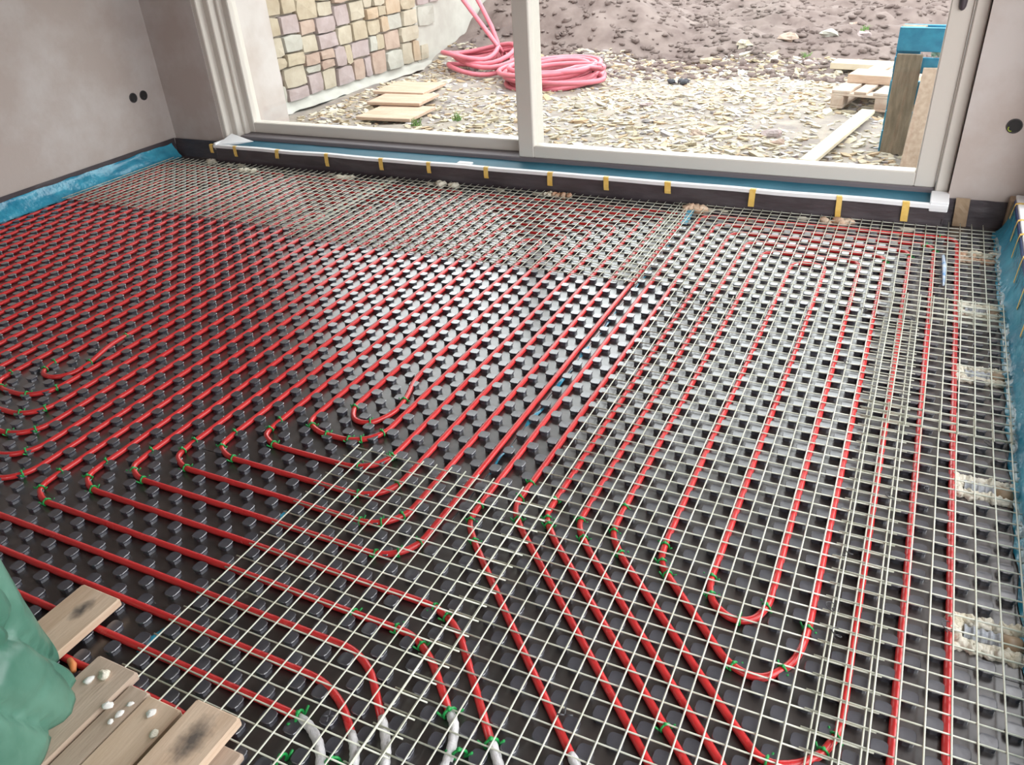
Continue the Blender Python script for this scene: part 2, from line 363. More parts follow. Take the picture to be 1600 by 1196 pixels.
c = pxX(208, 153, XL); socket((XL, c.y, c.z), 'x', 'dark round socket hole in the left wall, farther from the corner')
c = pxX(224, 149, XL); socket((XL, c.y, c.z), 'x', 'dark round socket hole in the left wall, nearer the corner')

# ------------------------------------------------------------------ studded heating boards
BZ = 0.0
boards = {
 'r': ((-1.302, .20, -.75, 2.19), 'black studded heating board between the blue seam and the right wall'),
 'l': ((XL+.01, -1.302, -.75, 2.19), 'black studded heating board in the far left of the room beyond the blue seam'),
 'm': ((-1.787, .20, -2.3, -.75), 'black studded heating board under the nearest mesh at the bottom of the view'),
 'n': ((XL+.01, -1.787, -2.3, -.75), 'black studded heating board beside the green sack and loose planks'),
}
BO = {}
for k, (b, lab) in boards.items():
    t = thing('heating_board', ((b[0]+b[1])/2, (b[2]+b[3])/2, 0), lab, 'heating board', 'studded heating boards')
    put(MB().cbox(b[0]+.0008, b[1]-.0008, b[2]+.0008, b[3]-.0008, -.03, 0, .0006), 'base_sheet', M_board, t); BO[k] = t
def nub_geo():
    n = 16; vs_ = []; fs = []
    for (sc, z) in ((.90, -.002), (.86, .0085), (1.0, .0130), (1.0, .0150), (.93, .0166)):
        for k in range(n):
            g = 2*math.pi*k/n
            r = .0197*(1+.085*math.cos(4*(g-math.pi/4)))*sc
            vs_.append((r*math.cos(g), r*math.sin(g), z))
    for a in range(4):
        for k in range(n): fs.append((a*n+k, a*n+(k+1) % n, a*n+n+(k+1) % n, a*n+n+k))
    vs_.append((0, 0, .0164)); c = len(vs_)-1
    for k in range(n): fs.append((4*n+k, 4*n+(k+1) % n, c))
    return vs_, fs
NV, NF = nub_geo()
q = MB(); q.add(NV, NF); nub_me = q.mesh('stud', M_nub, False)
stubsY = [1.745, 1.163, .62, -.06, -.645]
spots = []
def which(x, y):
    if y > -.75: return 'r' if x > -1.302 else 'l'
    return 'm' if x > -1.787 else 'n'
for i in range(-27, 4):
    for j in range(-46, 44):
        if (i+j) % 2: continue
        x, y = .025+.05*i, .005+.05*j
        if i == -27: continue
        if i == -26: x = -1.287
        if x < .185 and -2.27 < y < 2.04:
            if x > .01 and any(abs(y-s) < .062 for s in stubsY): continue
            spots.append((x, y))
for i in range(0, 81):
    for j in range(-46, 44):
        if (i+j) % 2: continue
        x, y = -1.355-.05*i, .005+.05*j
        if x > -5.30 and -2.27 < y < 2.04: spots.append((x, y))
def inview(x, y):
    a, b = to_px((x, y, .02)); return -10 < a < 1610 and b < 1206
sv = sorted([s for s in spots if inview(*s)], key=lambda s: (Vector((s[0], s[1], 0))-CAM).length)
near = set(sv[:300])
joined = {k: MB() for k in BO}
for s in spots:
    k = which(*s); t = BO[k]
    if s in near:
        o = link('stud', nub_me, t); o.location = (s[0]-t.location.x, s[1]-t.location.y, 0); o.rotation_euler.z = random.choice((0, math.pi/2))
    else:
        joined[k].add([(a[0]+s[0], a[1]+s[1], a[2]) for a in NV], NF)
for k, q in joined.items():
    if q.v: put(q, 'studs', M_nub, BO[k], False, kind='stuff')

# blue seam strips between the boards
def seam(x, y0, y1, label, seed):
    q = MB()
    q.grid(lambda u, v: (x+.009*noise.noise(Vector((u*(y1-y0)*9, 0, seed)))+(v-.5)*(.014+.012*abs(noise.noise(Vector((u*(y1-y0)*7, 4, seed))))), y0+(y1-y0)*u, -.004+.022*max(0, noise.noise(Vector((u*(y1-y0)*8, v*.5, seed+5))))+.003*(1-abs(2*v-1))), int((y1-y0)*60), 3)
    q.build('seam_film', M_blue, smooth=True, label=label, cat='film')
seam(-1.300, -.74, 2.03, 'thin blue film strip in the long board seam towards the door', 1)
seam(-1.788, -1.75, -.80, 'thin blue film strip in the seam along the left edge of the near mesh', 2)

# ------------------------------------------------------------------ red heating pipes
PZ = .0105
def rounded(pts, rad=.07, n=6):
    pts = [Vector((p[0], p[1], p[2] if len(p) > 2 else PZ)) for p in pts]; out = [pts[0]]
    for i in range(1, len(pts)-1):
        a, b, c = pts[i-1], pts[i], pts[i+1]
        d1_, d2_ = (a-b), (c-b); l = min(rad, d1_.length*.49, d2_.length*.49)
        p, r = b+d1_.normalized()*l, b+d2_.normalized()*l
        for k in range(n+1):
            t = k/n; out.append(p*(1-t)**2+b*2*t*(1-t)+r*t*t)
    out.append(pts[-1]); return out
def densify(pts, step=.12, amp=.0022, seed=0):
    out = []
    for a, b in zip(pts[:-1], pts[1:]):
        n = max(1, int((b-a).length/step))
        for k in range(n): out.append(a.lerp(b, k/n))
    out.append(pts[-1])
    return [p+Vector((noise.noise(p*2.5+Vector((seed, 0, 0))), noise.noise(p*2.5+Vector((0, seed+9, 0))), 0))*amp for p in out]
PATHS = []
def pipe(pts, label, seed, rad=.075):
    path = densify(rounded(pts, rad), seed=seed); PATHS.append(path)
    MB().tube(path, .0096, 12).build('heating_pipe', M_pipe, smooth=True, label=label, cat='pipe', group='red underfloor heating pipe circuits')
T = .012                                           # the far ends drift a little to the right
Y_ = [1.93, 1.83, 1.73, 1.63, 1.53, 1.44]
Rp = [(-.42, -1.59), (-1.18, -.83), (-1.25, -.745), (-1.25, -.6), (-1.25+T, Y_[0]), (0-.004, Y_[0]+.02), (0, -1.62), (-.05, -1.72), (-.13, -1.70),
      (-.15, -1.56), (-.995, -.715), (-1.05, -.64), (-1.05, -.5), (-1.05+T, Y_[2]), (-.2, Y_[2]), (-.2, -1.04), (-.24, -1.13), (-.33, -1.18),
      (-.43, -1.085), (-.80, -.71), (-.85, -.635), (-.85, -.5), (-.85+T, Y_[4]), (-.4, Y_[4]), (-.4, -.74), (-.425, -.805), (-.475, -.822), (-.535, -.785), (-.555, -.715), (-.552, -.6), (-.55+T, Y_[5]), (-.70+T, Y_[5]),
      (-.70, -.60), (-.695, -.70), (-.455, -.955), (-.38, -.975), (-.315, -.90), (-.3, -.80), (-.3, Y_[3]), (-.95+T, Y_[3]), (-.95, -.5), (-.95, -.64), (-.895, -.715),
      (-.29, -1.33), (-.18, -1.36), (-.105, -1.27), (-.1, -1.1), (-.1, Y_[1]), (-1.15+T, Y_[1]), (-1.15, -.5), (-1.15, -.64), (-1.10, -.71), (-.30, -1.51), (-.05, -1.76), (-.02, -2.0)]
pipe(Rp, 'red heating pipe spiral on the right, with the diagonal runs', 1)
def X_(k): return -1.33-.1*k
def chain(k0, n, ybot, starts, ends, special=None, ytop0=1.93, ybevel=.06):
    pts = list(starts)
    i = n-2; upw = True
    while True:
        if upw:
            j = n-1-i; yt = ytop0-.1*min(i, j)
            pts += [(X_(k0+i)+T*.6, yt), (X_(k0+j)+T*.6, yt)]
            i = j; upw = False
            if i == n-1: break
        else:
            j = n-3-i; yb = ybot(min(i, j)); a, b = (i, j)
            def corner(k, right): 
                x = X_(k0+k)
                return [(x, yb+.085), (x-.035, yb+.028), (x-.095, yb)] if right else [(x, yb+.10), (x+.005, yb+.04), (x+.075, yb)]
            if special and min(i, j) == special[0]:
                seq = special[1] if i < j else special[1][::-1]
                pts += seq
            elif i < j: pts += corner(i, True) + corner(j, False)[::-1]
            else: pts += corner(i, False) + corner(j, True)[::-1]
            i = j; upw = True
    pts += list(ends)
    return pts
yb2 = {0: -.965, 1: -.865, 2: -.765, 3: -.655, 4: -.535, 5: -.435}
s2 = [(X_(5), .05), (X_(5)+.01, -.12), (-1.785, -.22), (-1.765, -.33), (-1.81, -.425), (-1.88, -.43), (X_(6), -.36), (X_(6), -.25)]
c2 = chain(0, 14, lambda i: yb2[i],
   [(-.864, -1.353), (-1.085, -1.105), (-1.17, -1.065), (X_(12)+.07, -1.065), (X_(12), -1.02), (X_(12), -.9)],
   [(X_(13), -1.0), (X_(13), -1.12), (X_(13)+.07, -1.165), (-1.18, -1.165), (-1.10, -1.21), (-.983, -1.324)], (5, s2))
pipe(c2, 'red heating pipe spiral in the middle, with the curved turns above the near mesh', 2, .06)
yb3 = {0: -1.15, 1: -1.05, 2: -.95, 3: -.85, 4: -.75, 5: -.60}
s3 = [(X_(19), .1), (X_(19), -.20), (-3.215, -.33, .02), (-3.175, -.48), (-3.17, -.56), (-3.22, -.615), (-3.30, -.61), (X_(20), -.545), (X_(20), -.4)]
c3 = chain(14, 14, lambda i: yb3[i],
   [(-1.115, -1.398), (-1.215, -1.295), (-1.29, -1.262), (X_(26)+.07, -1.265), (X_(26), -1.2)],
   [(X_(27), -1.3), (X_(27)+.07, -1.365), (-1.30, -1.365), (-1.215, -1.403), (-1.154, -1.457)], (5, s3))
pipe(c3, 'red heating pipe spiral with small turns at the left edge of the view', 3, .06)
c4 = chain(28, 12, lambda i: -1.05+.1*i,
   [(-1.290, -1.467), (-1.40, -1.466), (X_(38)+.07, -1.465), (X_(38), -1.4)],
   [(X_(39), -1.5), (X_(39)+.07, -1.565), (-1.55, -1.565), (-1.38, -1.60), (-1.30, -1.72)])
pipe(c4, 'red heating pipe spiral along the far left wall', 4, .06)

# white grey protective sleeves where the pipes leave
def sleeve(pts, label):
    path = densify(rounded(pts, .05), .012, .002, 11); rr = [.0105+.0012*(i % 2) for i in range(len(path))]; rr[0] = .0088
    MB().tube(path, rr, 10).build('pipe_sleeve', M_sleeve, smooth=True, label=label, cat='sleeve', group='pale sleeves on the pipe ends')
sleeve([(-1.293, -1.468, .012), (-1.25, -1.478, .014), (-1.19, -1.515, .013), (-1.14, -1.60, .013), (-1.12, -1.8, .012)], 'pale sleeve on the pipe end nearest the loose planks')
sleeve([(-1.158, -1.453, .012), (-1.125, -1.485, .013), (-1.08, -1.56, .013), (-1.06, -1.75, .012)], 'pale sleeve on the second pipe end from the planks')
sleeve([(-1.118, -1.395, .012), (-1.07, -1.445, .013), (-1.03, -1.52, .013), (-1.0, -1.75, .012)], 'pale sleeve on the third pipe end from the planks')
sleeve([(-.987, -1.320, .012), (-.955, -1.35, .012), (-.93, -1.42, .010), (-.92, -1.7, .010)], 'pale sleeve on the fourth pipe end from the planks')
sleeve([(-.868, -1.348, .012), (-.83, -1.39, .012), (-.78, -1.45, .012), (-.74, -1.7, .012)], 'pale sleeve on the fifth pipe end from the planks')
sleeve([(-.70, -1.31, .0125), (-.66, -1.35, .0125), (-.55, -1.46, .0125), (-.42, -1.59, .0125)], 'pale sleeve on the pipe end at the bottom middle of the view')

# ------------------------------------------------------------------ pale mesh sheets: every wire its own part
WR = .0022
WM = {}
def wire_me(L_):
    k = round(L_, 3)
    if k not in WM:
        n = max(2, int(L_/.25)); pts = [(-L_/2+L_*i/n, .0014*noise.noise(Vector((i*1.3, k*7, 0))), .0010*noise.noise(Vector((i*1.7, 3, k*5)))) for i in range(n+1)]
        WM[k] = MB().tube(pts, WR, 6).mesh('wire', M_wire, True)
    return WM[k]
def sheet(label, xs, ys, x0, x1, y0, y1, z, yaw=0.0):
    t = thing('wire_mesh', ((x0+x1)/2, (y0+y1)/2, z), label, 'wire mesh', 'pale mesh sheets on the heating boards'); t.rotation_euler.z = yaw
    cx, cy = t.location.x, t.location.y
    for x in xs:
        o = link('wire', wire_me(y1-y0), t); o.location = (x-cx+R(-.0012, .0012), R(-.004, .004), WR*1.7); o.rotation_euler = (0, 0, math.pi/2+R(-.0012, .0012))
    for y in ys:
        o = link('wire', wire_me(x1-x0), t); o.location = (R(-.004, .004), y-cy+R(-.0012, .0012), 0); o.rotation_euler = (0, 0, R(-.0012, .0012))
def rng(a, b, s=.05):
    out = []; x = a
    while (x <= b+1e-6) if s > 0 else (x >= b-1e-6): out.append(x); x += s
    return out
Z0 = .0228
sheet('pale wire mesh sheet at the bottom left, beside the planks and over the curved turns', rng(-1.755, -1.05), rng(-.58, -1.9, -.05), -1.775, -1.038, -1.92, -.565, Z0+.0055)
sheet('large pale wire mesh sheet in the middle of the floor over the diagonal pipe runs', rng(-1.108, -.15), rng(.93, -1.9, -.05), -1.125, -.132, -1.92, .95, Z0)
sheet('narrow pale wire mesh sheet along the right wall in the foreground', rng(-.247, .16), rng(.28, -1.9, -.05), -.277, .165, -1.92, .295, Z0+.0055)
sheet('pale wire mesh sheet along the right wall in mid distance, ending below the foam patches', rng(-.241, .16), rng(.18, 1.19), -.285, .168, .166, 1.19, Z0+.0095, -.006)
sheet('pale wire mesh sheet in the right far corner before the door', rng(-1.395, .15), rng(1.0, 2.05), -1.42, .16, .93, 2.12, Z0+.0040)
sheet('pale wire mesh sheet before the middle post of the sliding door', rng(-3.33, -1.33), rng(.97, 2.03), -3.35, -1.31, .95, 2.05, Z0)
sheet('pale wire mesh sheet in the far left corner of the room', rng(-5.26, -3.25), rng(1.06, 2.0), -5.28, -3.23, 1.04, 2.02, Z0+.0045)

# ------------------------------------------------------------------ green ties round the pipes
tq = MB(); pts = []
for k in range(13):
    g = math.radians(-50+280*k/12); pts.append((0, .0118*math.cos(g), .0118*math.sin(g)))
tq.tube(pts, .0027, 6); tq.tube([pts[0], (.004, .013, -.003), (.010, .021, .006)], .0024, 6); tq.tube([pts[-1], (-.004, -.013, -.003), (-.008, -.020, .008)], .0024, 6)
tq.tube([(-.003, 0, .012), (.003, 0, .0135)], .004, 6)
tie_me = tq.mesh('pipe_tie', M_green, True)
allp = [(p, (path[min(i+1, len(path)-1)]-path[max(i-1, 0)])) for path in PATHS for i, p in enumerate(path)]
def tie(x, y, label, group, s=1.0):
    c = px(x, y, PZ); P, t = min(allp, key=lambda a: (a[0].x-c.x)**2+(a[0].y-c.y)**2)
    P = P if (P-c).length < .06 else c
    o = link('pipe_tie', tie_me, None, label, 'pipe tie', group)
    o.location = (P.x, P.y, PZ+.0005); o.rotation_euler.z = math.atan2(t.y, t.x)+R(-.2, .2); o.scale = (s, s, s)
def turns(runs, what, group, s=1.0):               # runs: one list of ties for every pipe turn, from the left
    for i, r_ in enumerate(runs):
        for j, (x, y) in enumerate(r_):
            w_ = '' if len(r_) == 1 else ((['upper', 'lower'] if len(r_) == 2 else ['upper', 'middle', 'lower', 'lowest'])[j] if len(r_) < 5 else ORD[j])+' '
            tie(x, y, w_+'green tie on the '+ORD[i]+' '+what, group, s)
turns([[(90,735),(75,762),(76,782)], [(160,722),(147,745),(146,765)], [(237,702),(216,735),(228,748)], [(300,688),(290,705),(292,731)], [(366,677),(357,697),(362,718)], [(445,655),(425,672),(424,697)], [(487,665),(503,690)], [(552,638),(579,657)]],
      'curved pipe turn from the left in mid floor', 'green ties on the middle pipe turns')
turns([[(538,697),(566,694),(600,680)], [(626,628)], [(556,735),(608,714),(622,720)], [(560,770),(620,758)], [(570,808),(595,818),(630,805)], [(592,860),(628,870),(655,848)]],
      'right-hand pipe bend, counted from the back', 'green ties at the near mesh corner')
turns([[(752,795),(737,815),(735,848)], [(823,758),(820,780),(810,812)], [(865,786),(853,810),(862,820)], [(905,815),(915,843)], [(973,795),(960,833),(968,866)], [(1040,855),(1033,880),(1042,903)]],
      'pipe from the left entering the diagonal runs', 'green ties at the diagonal pipe turns')
turns([[(1113,905),(1117,930),(1153,960),(1200,953)], [(1270,987),(1142,1043),(1217,1045)], [(1300,1145),(1203,1181),(1288,1180)]],
      'wide lower right pipe turn, counted from the back', 'green ties at the lower right turns')
tie(1018, 1107, 'single green tie halfway along a diagonal pipe run', 'green ties at the lower right turns')
turns([[(78,566),(70,578),(138,567),(196,526)], [(17,583),(9,603),(42,617),(92,611)], [(28,648),(70,642)], [(12,678),(56,675)], [(40,705)], [(33,742)]],
      'pipe turn downwards at the left picture edge', 'green ties at the left edge')
turns([[(690,945),(706,965)], [(570,962),(620,982),(655,1012)]], 'bending pipe end downwards under the near mesh', 'green ties on the bending pipe ends')
for i, (x, y) in enumerate([(440,1190),(480,1120),(520,1192),(703,1132),(718,1180),(770,1168)]): tie(x, y, ORD[i]+' thick green tie from the left on the pale sleeves', 'green ties on the pale sleeves', 1.3)
for i, (x, y) in enumerate([(1385,414),(1433,402),(1448,385),(1463,397),(1470,375)]): tie(x, y, ORD[i]+' green tie from the left near the far right corner', 'green ties near the far right corner')

# ------------------------------------------------------------------ black wire curls on the mesh
def curl(i, x, y, a, s):
    c = px(x, y, .034); q = MB(); pts = []
    for k in range(26):
        g = k*.36; r = .012*s*(1-.012*k)
        pts.append((c.x+r*math.cos(g+a)+.0009*k*math.cos(a), c.y+r*math.sin(g+a)*.8-.0009*k*math.sin(a), c.z-.003+.004*math.sin(g*.8)))
    q.tube(pts, .0013, 5).build('tie_wire_curl', M_tie, smooth=True, label=ORD[i]+' black tie wire curl from the top on the right mesh', cat='tie wire', group='black tie wire curls')
for i, (x, y, a, s) in enumerate(sorted([(1345, 482, 0, 1), (1425, 495, 1, .8), (1408, 618, .5, 1), (1527, 548, 2, .9), (1449, 763, 1, 1), (1540, 690, .3, .9), (1296, 945, .6, 1.2), (1308, 985, 1.4, 1), (1385, 772, .2, .9), (1330, 860, 2, 1), (1560, 492, .4, .8), (1322, 565, .7, 1), (1480, 975, 1.2, 1.2)], key=lambda t: t[1])): curl(i, x, y, a, s)
q = MB(); c = px(513, 1120, .032)
for (dx, dy) in ((.014, .004), (-.004, .014), (-.013, -.006), (.006, -.014)): q.tube([c, c+Vector((dx, dy, .003))], .0022, 6)
q.build('mesh_clip', M_tie, smooth=True, label='dark wire clip tying two crossing mesh wires near the planks', cat='clip')
q = MB(); c = px(882, 1118, .032)
for (dx, dy) in ((.018, .004), (-.004, .016), (-.016, -.006)): q.tube([c, c+Vector((dx, dy, .003))], .0022, 6)
q.build('mesh_clip', M_tie, smooth=True, label='dark wire clip on a broken mesh wire at the bottom of the view', cat='clip')

# ------------------------------------------------------------------ conduit stubs at the right wall
def stub(Yc, label, kind):
    t = thing('conduit_stub', (.10, Yc, 0), label, 'conduit', 'conduit stubs along the right wall')
    if kind != 2:
        q = MB(); pts = []; rr = []; n = 20
        for k in range(n+1):
            pts.append((.030+.090*k/n, Yc, -.002)); rr.append(.0240 if k % 4 < 2 else .0195)
        q.tube(pts, rr, 14); put(q, 'conduit', M_cond, t)
        q = MB().tube([(.110, Yc, -.002), (.125, Yc, -.002), (.155, Yc, -.001)], [.0243, .0248, .024], 14); put(q, 'tape_wrap', M_btape, t, True)
        q = MB(); pts = [(.150+.010*k, Yc+.003*math.sin(k*2), .004) for k in range(6)]; q.tube(pts, [.0235+.003*math.sin(k*2.3) for k in range(6)], 12); put(q, 'film_wrap', M_blue, t, True)
    q = MB()
    for s_ in (-1, 1):
        for k in range(18): q.lump((.012+.008*k, Yc+s_*(.036+R(-.003, .015 if kind == 1 else .005)), .002), R(.014, .022), R(.010, .018), R(.008, .016), .45, R(0, 3), 10, 7)
    for k in range(12): q.lump((R(.004, .024), Yc-.036+.0065*k, .005), R(.012, .018), R(.011, .016), R(.010, .017), .45, R(0, 3), 10, 7)
    put(q, 'foam', M_foam if kind != 2 else M_bfoam, t, True)
    if kind == 2:
        q = MB()
        for k in range(10): q.lump((.05+.013*k, Yc+.03+.02*math.sin(k), .008), .016, .014, .014, .3)
        put(q, 'foam_ridge', M_foam, t, True)
for yc, lab, kd in zip(stubsY, ['brown and cream foam patch at the right wall, nearest the far corner', 'short corrugated conduit at the right wall, second from the far corner',
        'short corrugated conduit with brown tape at the right wall, third from the far corner', 'short corrugated conduit with blue film at the right wall, fourth from the far corner', 'nearest corrugated conduit at the right wall with a wide cream foam patch'], (2, 0, 0, 0, 1)): stub(yc, lab, kd)

# foam and mortar crumbs along the plinth
for (x, y, m_, s, lab) in [(1078, 326, M_bfoam, 1.3, 'brown foam lump with cream edge against the plinth below the tenth tape tab'), (1310, 343, M_bfoam, 1.2, 'brown foam lump against the plinth, nearest the right end'), (878, 306, M_bfoam, .9, 'brown foam crumb against the plinth right of the middle post'),
        (700, 290, M_foam, 1.1, 'cream foam lump against the plinth left of the middle post'), (538, 277, M_foam, 1.1, 'cream foam lump against the plinth below the left door leaf'), (385, 268, M_foam, 1.0, 'cream foam lump against the plinth near its left end'), (332, 252, M_foam, .9, 'cream crumb at the left end of the plinth'), (862, 302, M_foam, .7, 'small cream crumb beside the brown crumb at the plinth')]:
    c = px(x, y, .02); q = MB()
    for k in range(7): q.lump((c.x+R(-.06, .06)*s, min(c.y, 2.02)+R(-.02, .02), .012+R(0, .012)), .028*s, .02*s, .017*s, .3, R(0, 3))
    q.build('foam_lump', m_, smooth=True, label=lab, cat='foam')
for k, x in enumerate(sorted(R(PX0+.1, PX1-.1) for _ in range(16))):
    q = MB(); q.lump((x, 2.03+R(-.01, .008), .010), R(.02, .06), .014, .010, .35, 0); q.build('foam_crumb', M_foam, smooth=True, label=ORD[k]+' small cream mortar crumb from the left at the plinth foot', cat='crumb', group='crumbs along the plinth foot')
q = MB(); a = px(1086, 322, .02); b = px(1068, 352, .012)
q.grid(lambda u, v: (a.x+(b.x-a.x)*u+(v-.5)*.035, min(a.y, 2.0)*(1-u)+b.y*u, .030-.012*u+.004*noise.noise(Vector((u*6, v*3, 1)))), 10, 3).build('film_scrap', M_blue, smooth=True, label='light blue film scrap beside the brown foam lump at the plinth', cat='film')
q = MB(); a = px(1474, 400, .034); b = px(1474, 446, .034)
q.tube([a, a.lerp(b, .4)+Vector((.003, 0, .004)), b], [.006, .009, .004], 6).build('film_scrap', mat('white_blue_scrap', (.70, .76, .82), (.10, .30, .62), scale=30, rough=.5), smooth=True, label='twisted white and blue film scrap on the mesh near the right far corner', cat='film')

# ------------------------------------------------------------------ loose planks, crumbs and the green sack
def plank(x0, x1, y0, y1, z0, th, label, m_=M_plank, yaw=0, stain=None):
    t = thing('loose_plank', ((x0+x1)/2, (y0+y1)/2, z0), label, 'plank', 'loose planks at the lower left'); t.rotation_euler.z = yaw
    w_, l_ = (x1-x0)/2, (y1-y0)/2
    MB().cbox(-w_, w_, -l_, l_, 0, th, .004).build('board', m_, t)
    if stain:
        sx, sy, sr = stain; ma = m_.copy(); nt = ma.node_tree; bs = nt.nodes['Principled BSDF']; src = bs.inputs['Base Color'].links[0].from_socket
        tc = nt.nodes.new('ShaderNodeTexCoord'); mp = nt.nodes.new('ShaderNodeMapping'); mp.vector_type = 'POINT'
        mp.inputs['Location'].default_value = (-(sx-(x0+x1)/2)/sr, -(sy-(y0+y1)/2)/(sr*1.7), 0); mp.inputs['Scale'].default_value = (1/sr, 1/(sr*1.7), 0)
        ln = nt.nodes.new('ShaderNodeVectorMath'); ln.operation = 'LENGTH'; nz = nt.nodes.new('ShaderNodeTexNoise'); nz.inputs['Scale'].default_value = 45
        ad = nt.nodes.new('ShaderNodeMath'); ad.operation = 'ADD'; mr = nt.nodes.new('ShaderNodeMapRange'); mr.inputs[1].default_value = .75; mr.inputs[2].default_value = 1.65; mr.inputs[3].default_value = .88; mr.inputs[4].default_value = 0
        mx = nt.nodes.new('ShaderNodeMix'); mx.data_type = 'RGBA'; mx.inputs[7].default_value = (.055, .05, .05, 1); L = nt.links.new
        L(tc.outputs['Object'], mp.inputs['Vector']); L(mp.outputs[0], ln.inputs[0]); L(tc.outputs['Object'], nz.inputs['Vector']); L(ln.outputs['Value'], ad.inputs[0]); L(nz.outputs['Fac'], ad.inputs[1])
        L(ad.outputs[0], mr.inputs[0]); L(mr.outputs[0], mx.inputs[0]); L(src, mx.inputs[6]); L(mx.outputs[2], bs.inputs['Base Color'])
        bd_ = [c_ for c_ in t.children if c_.name.startswith('board')][0]; bd_.data.materials[0] = ma
    return t
plank(-2.078, -1.935, -2.25, -1.388, .0215, .024, 'loose plank with a small dark spot, farthest left, its end clear of the others', stain=(-2.0, -1.455, .022))
plank(-1.835, -1.702, -2.25, -1.540, .0215, .024, 'loose plank with white crumbs next to the green sack', M_plank2)
plank(-1.698, -1.634, -2.25, -1.568, .0215, .018, 'narrow loose plank between the crumb plank and its pale neighbour', M_plank2)
plank(-1.630, -1.527, -2.25, -1.575, .0215, .023, 'pale loose plank beside the raised plank with the dark burn')
plank(-1.500, -1.395, -2.25, -1.585, .0215, .022, 'loose plank lying under the raised plank', M_plank2)
plank(-1.500, -1.372, -2.25, -1.548, .0435, .024, 'raised loose plank with a large dark burn at its end, nearest the mesh', stain=(-1.432, -1.630, .034))
plank(-1.385, -1.325, -2.25, -1.600, .0215, .018, 'short dark-ended plank half under the raised plank', M_plank2)
for i, (x, y, s, m_) in enumerate([(138, 1063, .010, M_crumb), (163, 1055, .013, M_foam), (167, 1103, .010, M_crumb), (172, 1127, .006, M_crumb), (186, 1116, .008, M_crumb), (203, 1100, .006, M_crumb), (236, 1115, .009, M_crumb), (240, 1147, .009, M_foam)]):
    c = px(x, y, .05); MB().lump((c.x, c.y, .0455+s*.4), s*1.3, s, s*.6, .35, R(0, 3)).build('foam_crumb', m_, smooth=True, label=ORD[i]+' small whitish crumb from the left on the loose planks', cat='crumb', group='crumbs on the planks')
def sack():
    q = MB(); cx, cy = -2.07, -1.99; nu, nv = 150, 90
    b = 0
    for i in range(nv+1):
        t = i/nv; z = .0465+.80*t
        base = .455*(1-.18*t)*(1 if t < .7 else math.sqrt(max(0, 1-((t-.7)/.3)**2))*.9+.1)
        for j in range(nu):
            th = 2*math.pi*j/nu
            d = Vector((math.cos(th), math.sin(th), t*1.1))
            f1 = abs(math.sin(4.5*th+6.0*t+1.8*noise.noise(d*1.3))); f2 = abs(math.sin(8*th-4*t+2.4*noise.noise(d*2.1+Vector((4, 0, 0)))))
            k = 1+.10*noise.noise(d*1.4+Vector((2, 5, 1)))-.085*(1-f1)**4-.055*(1-f2)**5-.035*max(0, 1-abs(noise.noise(d*2.6+Vector((7, 1, 3))))*7)-.010*max(0, 1-abs(noise.noise(d*6+Vector((1, 4, 3))))*5)
            q.v.append((cx+base*k*math.cos(th), cy+base*k*.95*math.sin(th), z))
    for i in range(nv):
        for j in range(nu):
            j2 = (j+1) % nu; q.f.append((i*nu+j, i*nu+j2, (i+1)*nu+j2, (i+1)*nu+j))
    q.f.append(tuple(range(nu-1, -1, -1))); q.f.append(tuple(nv*nu+j for j in range(nu)))
    q.build('rubble_sack', M_sack, smooth=True, label='crumpled green plastic rubble sack at the lower left corner', cat='sack')
sack()
q = MB(); c = px(114, 1040, .03); q.tube([c+Vector((-.022, .008, .0)), c, c+Vector((.018, -.012, 0))], [.007, .009, .006], 8)
q.build('pipe_scrap', mat('orange_scrap', (.75, .25, .08), None, rough=.5), smooth=True, label='orange and white scrap between the green sack and the planks', cat='scrap')

# ------------------------------------------------------------------ garden
def gh(x, y):
    z = GZ + .05*noise.noise(Vector((x*.9, y*.9, 0))) + .022*noise.noise(Vector((x*3.1, y*3.1, 4)))
    d = max(0, min(1, (y-6.3-.5*noise.noise(Vector((x*.6, 0, 2))))/1.2))
    z += d*(.16+.14*noise.noise(Vector((x*1.2, y*1.2, 8)))+.10*noise.noise(Vector((x*3, y*3, 1)))+.05*noise.noise(Vector((x*7, y*7, 1))))
    m_ = math.exp(-(((x+4.9)/1.5)**2+((y-8.2)/1.1)**2)); z += .55*m_*min(1, d*1.2)
    if y < 3.4: z = GZ-.02 + (z-GZ)*max(0, (y-2.95)/.45)*.7
    return z
def ground(name, x0, x1, y0, y1, nx, ny, m_, label, fn=gh):
    return MB().grid(lambda u, v: (x0+(x1-x0)*u, y0+(y1-y0)*v, fn(x0+(x1-x0)*u, y0+(y1-y0)*v)), nx, ny).build(name, m_, smooth=True, kind='structure', label=label, cat='ground')
ground('floor_garden', -9.5, 3.5, 2.95, 6.55, 260, 90, M_gravel, 'pale stony ground right outside the sliding door')
ground('floor_earth', -12, 6, 6.55, 17, 300, 190, M_dirt, 'brown churned earth beyond the stony ground')
MB().box(-60, 60, 17, 80, GZ-.6, GZ+.25).build('floor_field', M_dirt, kind='structure', label='open field behind the churned earth', cat='ground')
for nm, b, lab in (('floor_yard_1', (XR+.45, 60, -60, 2.95), 'yard beside the house'), ('floor_yard_2', (-60, XL-.4, -60, 2.95), 'yard left of the house'), ('floor_yard_3', (XL-.4, XR+.45, -60, YF-.4), 'yard behind the viewer'), ('floor_yard_4', (3.5, 60, 2.95, 17), 'yard right of the garden'), ('floor_yard_5', (-60, -9.5, 2.95, 17), 'yard left of the garden')):
    MB().box(*b, GZ-.6, GZ-.03).build(nm, M_gravel, kind='structure', label='plain stony '+lab+', outside the view', cat='ground')

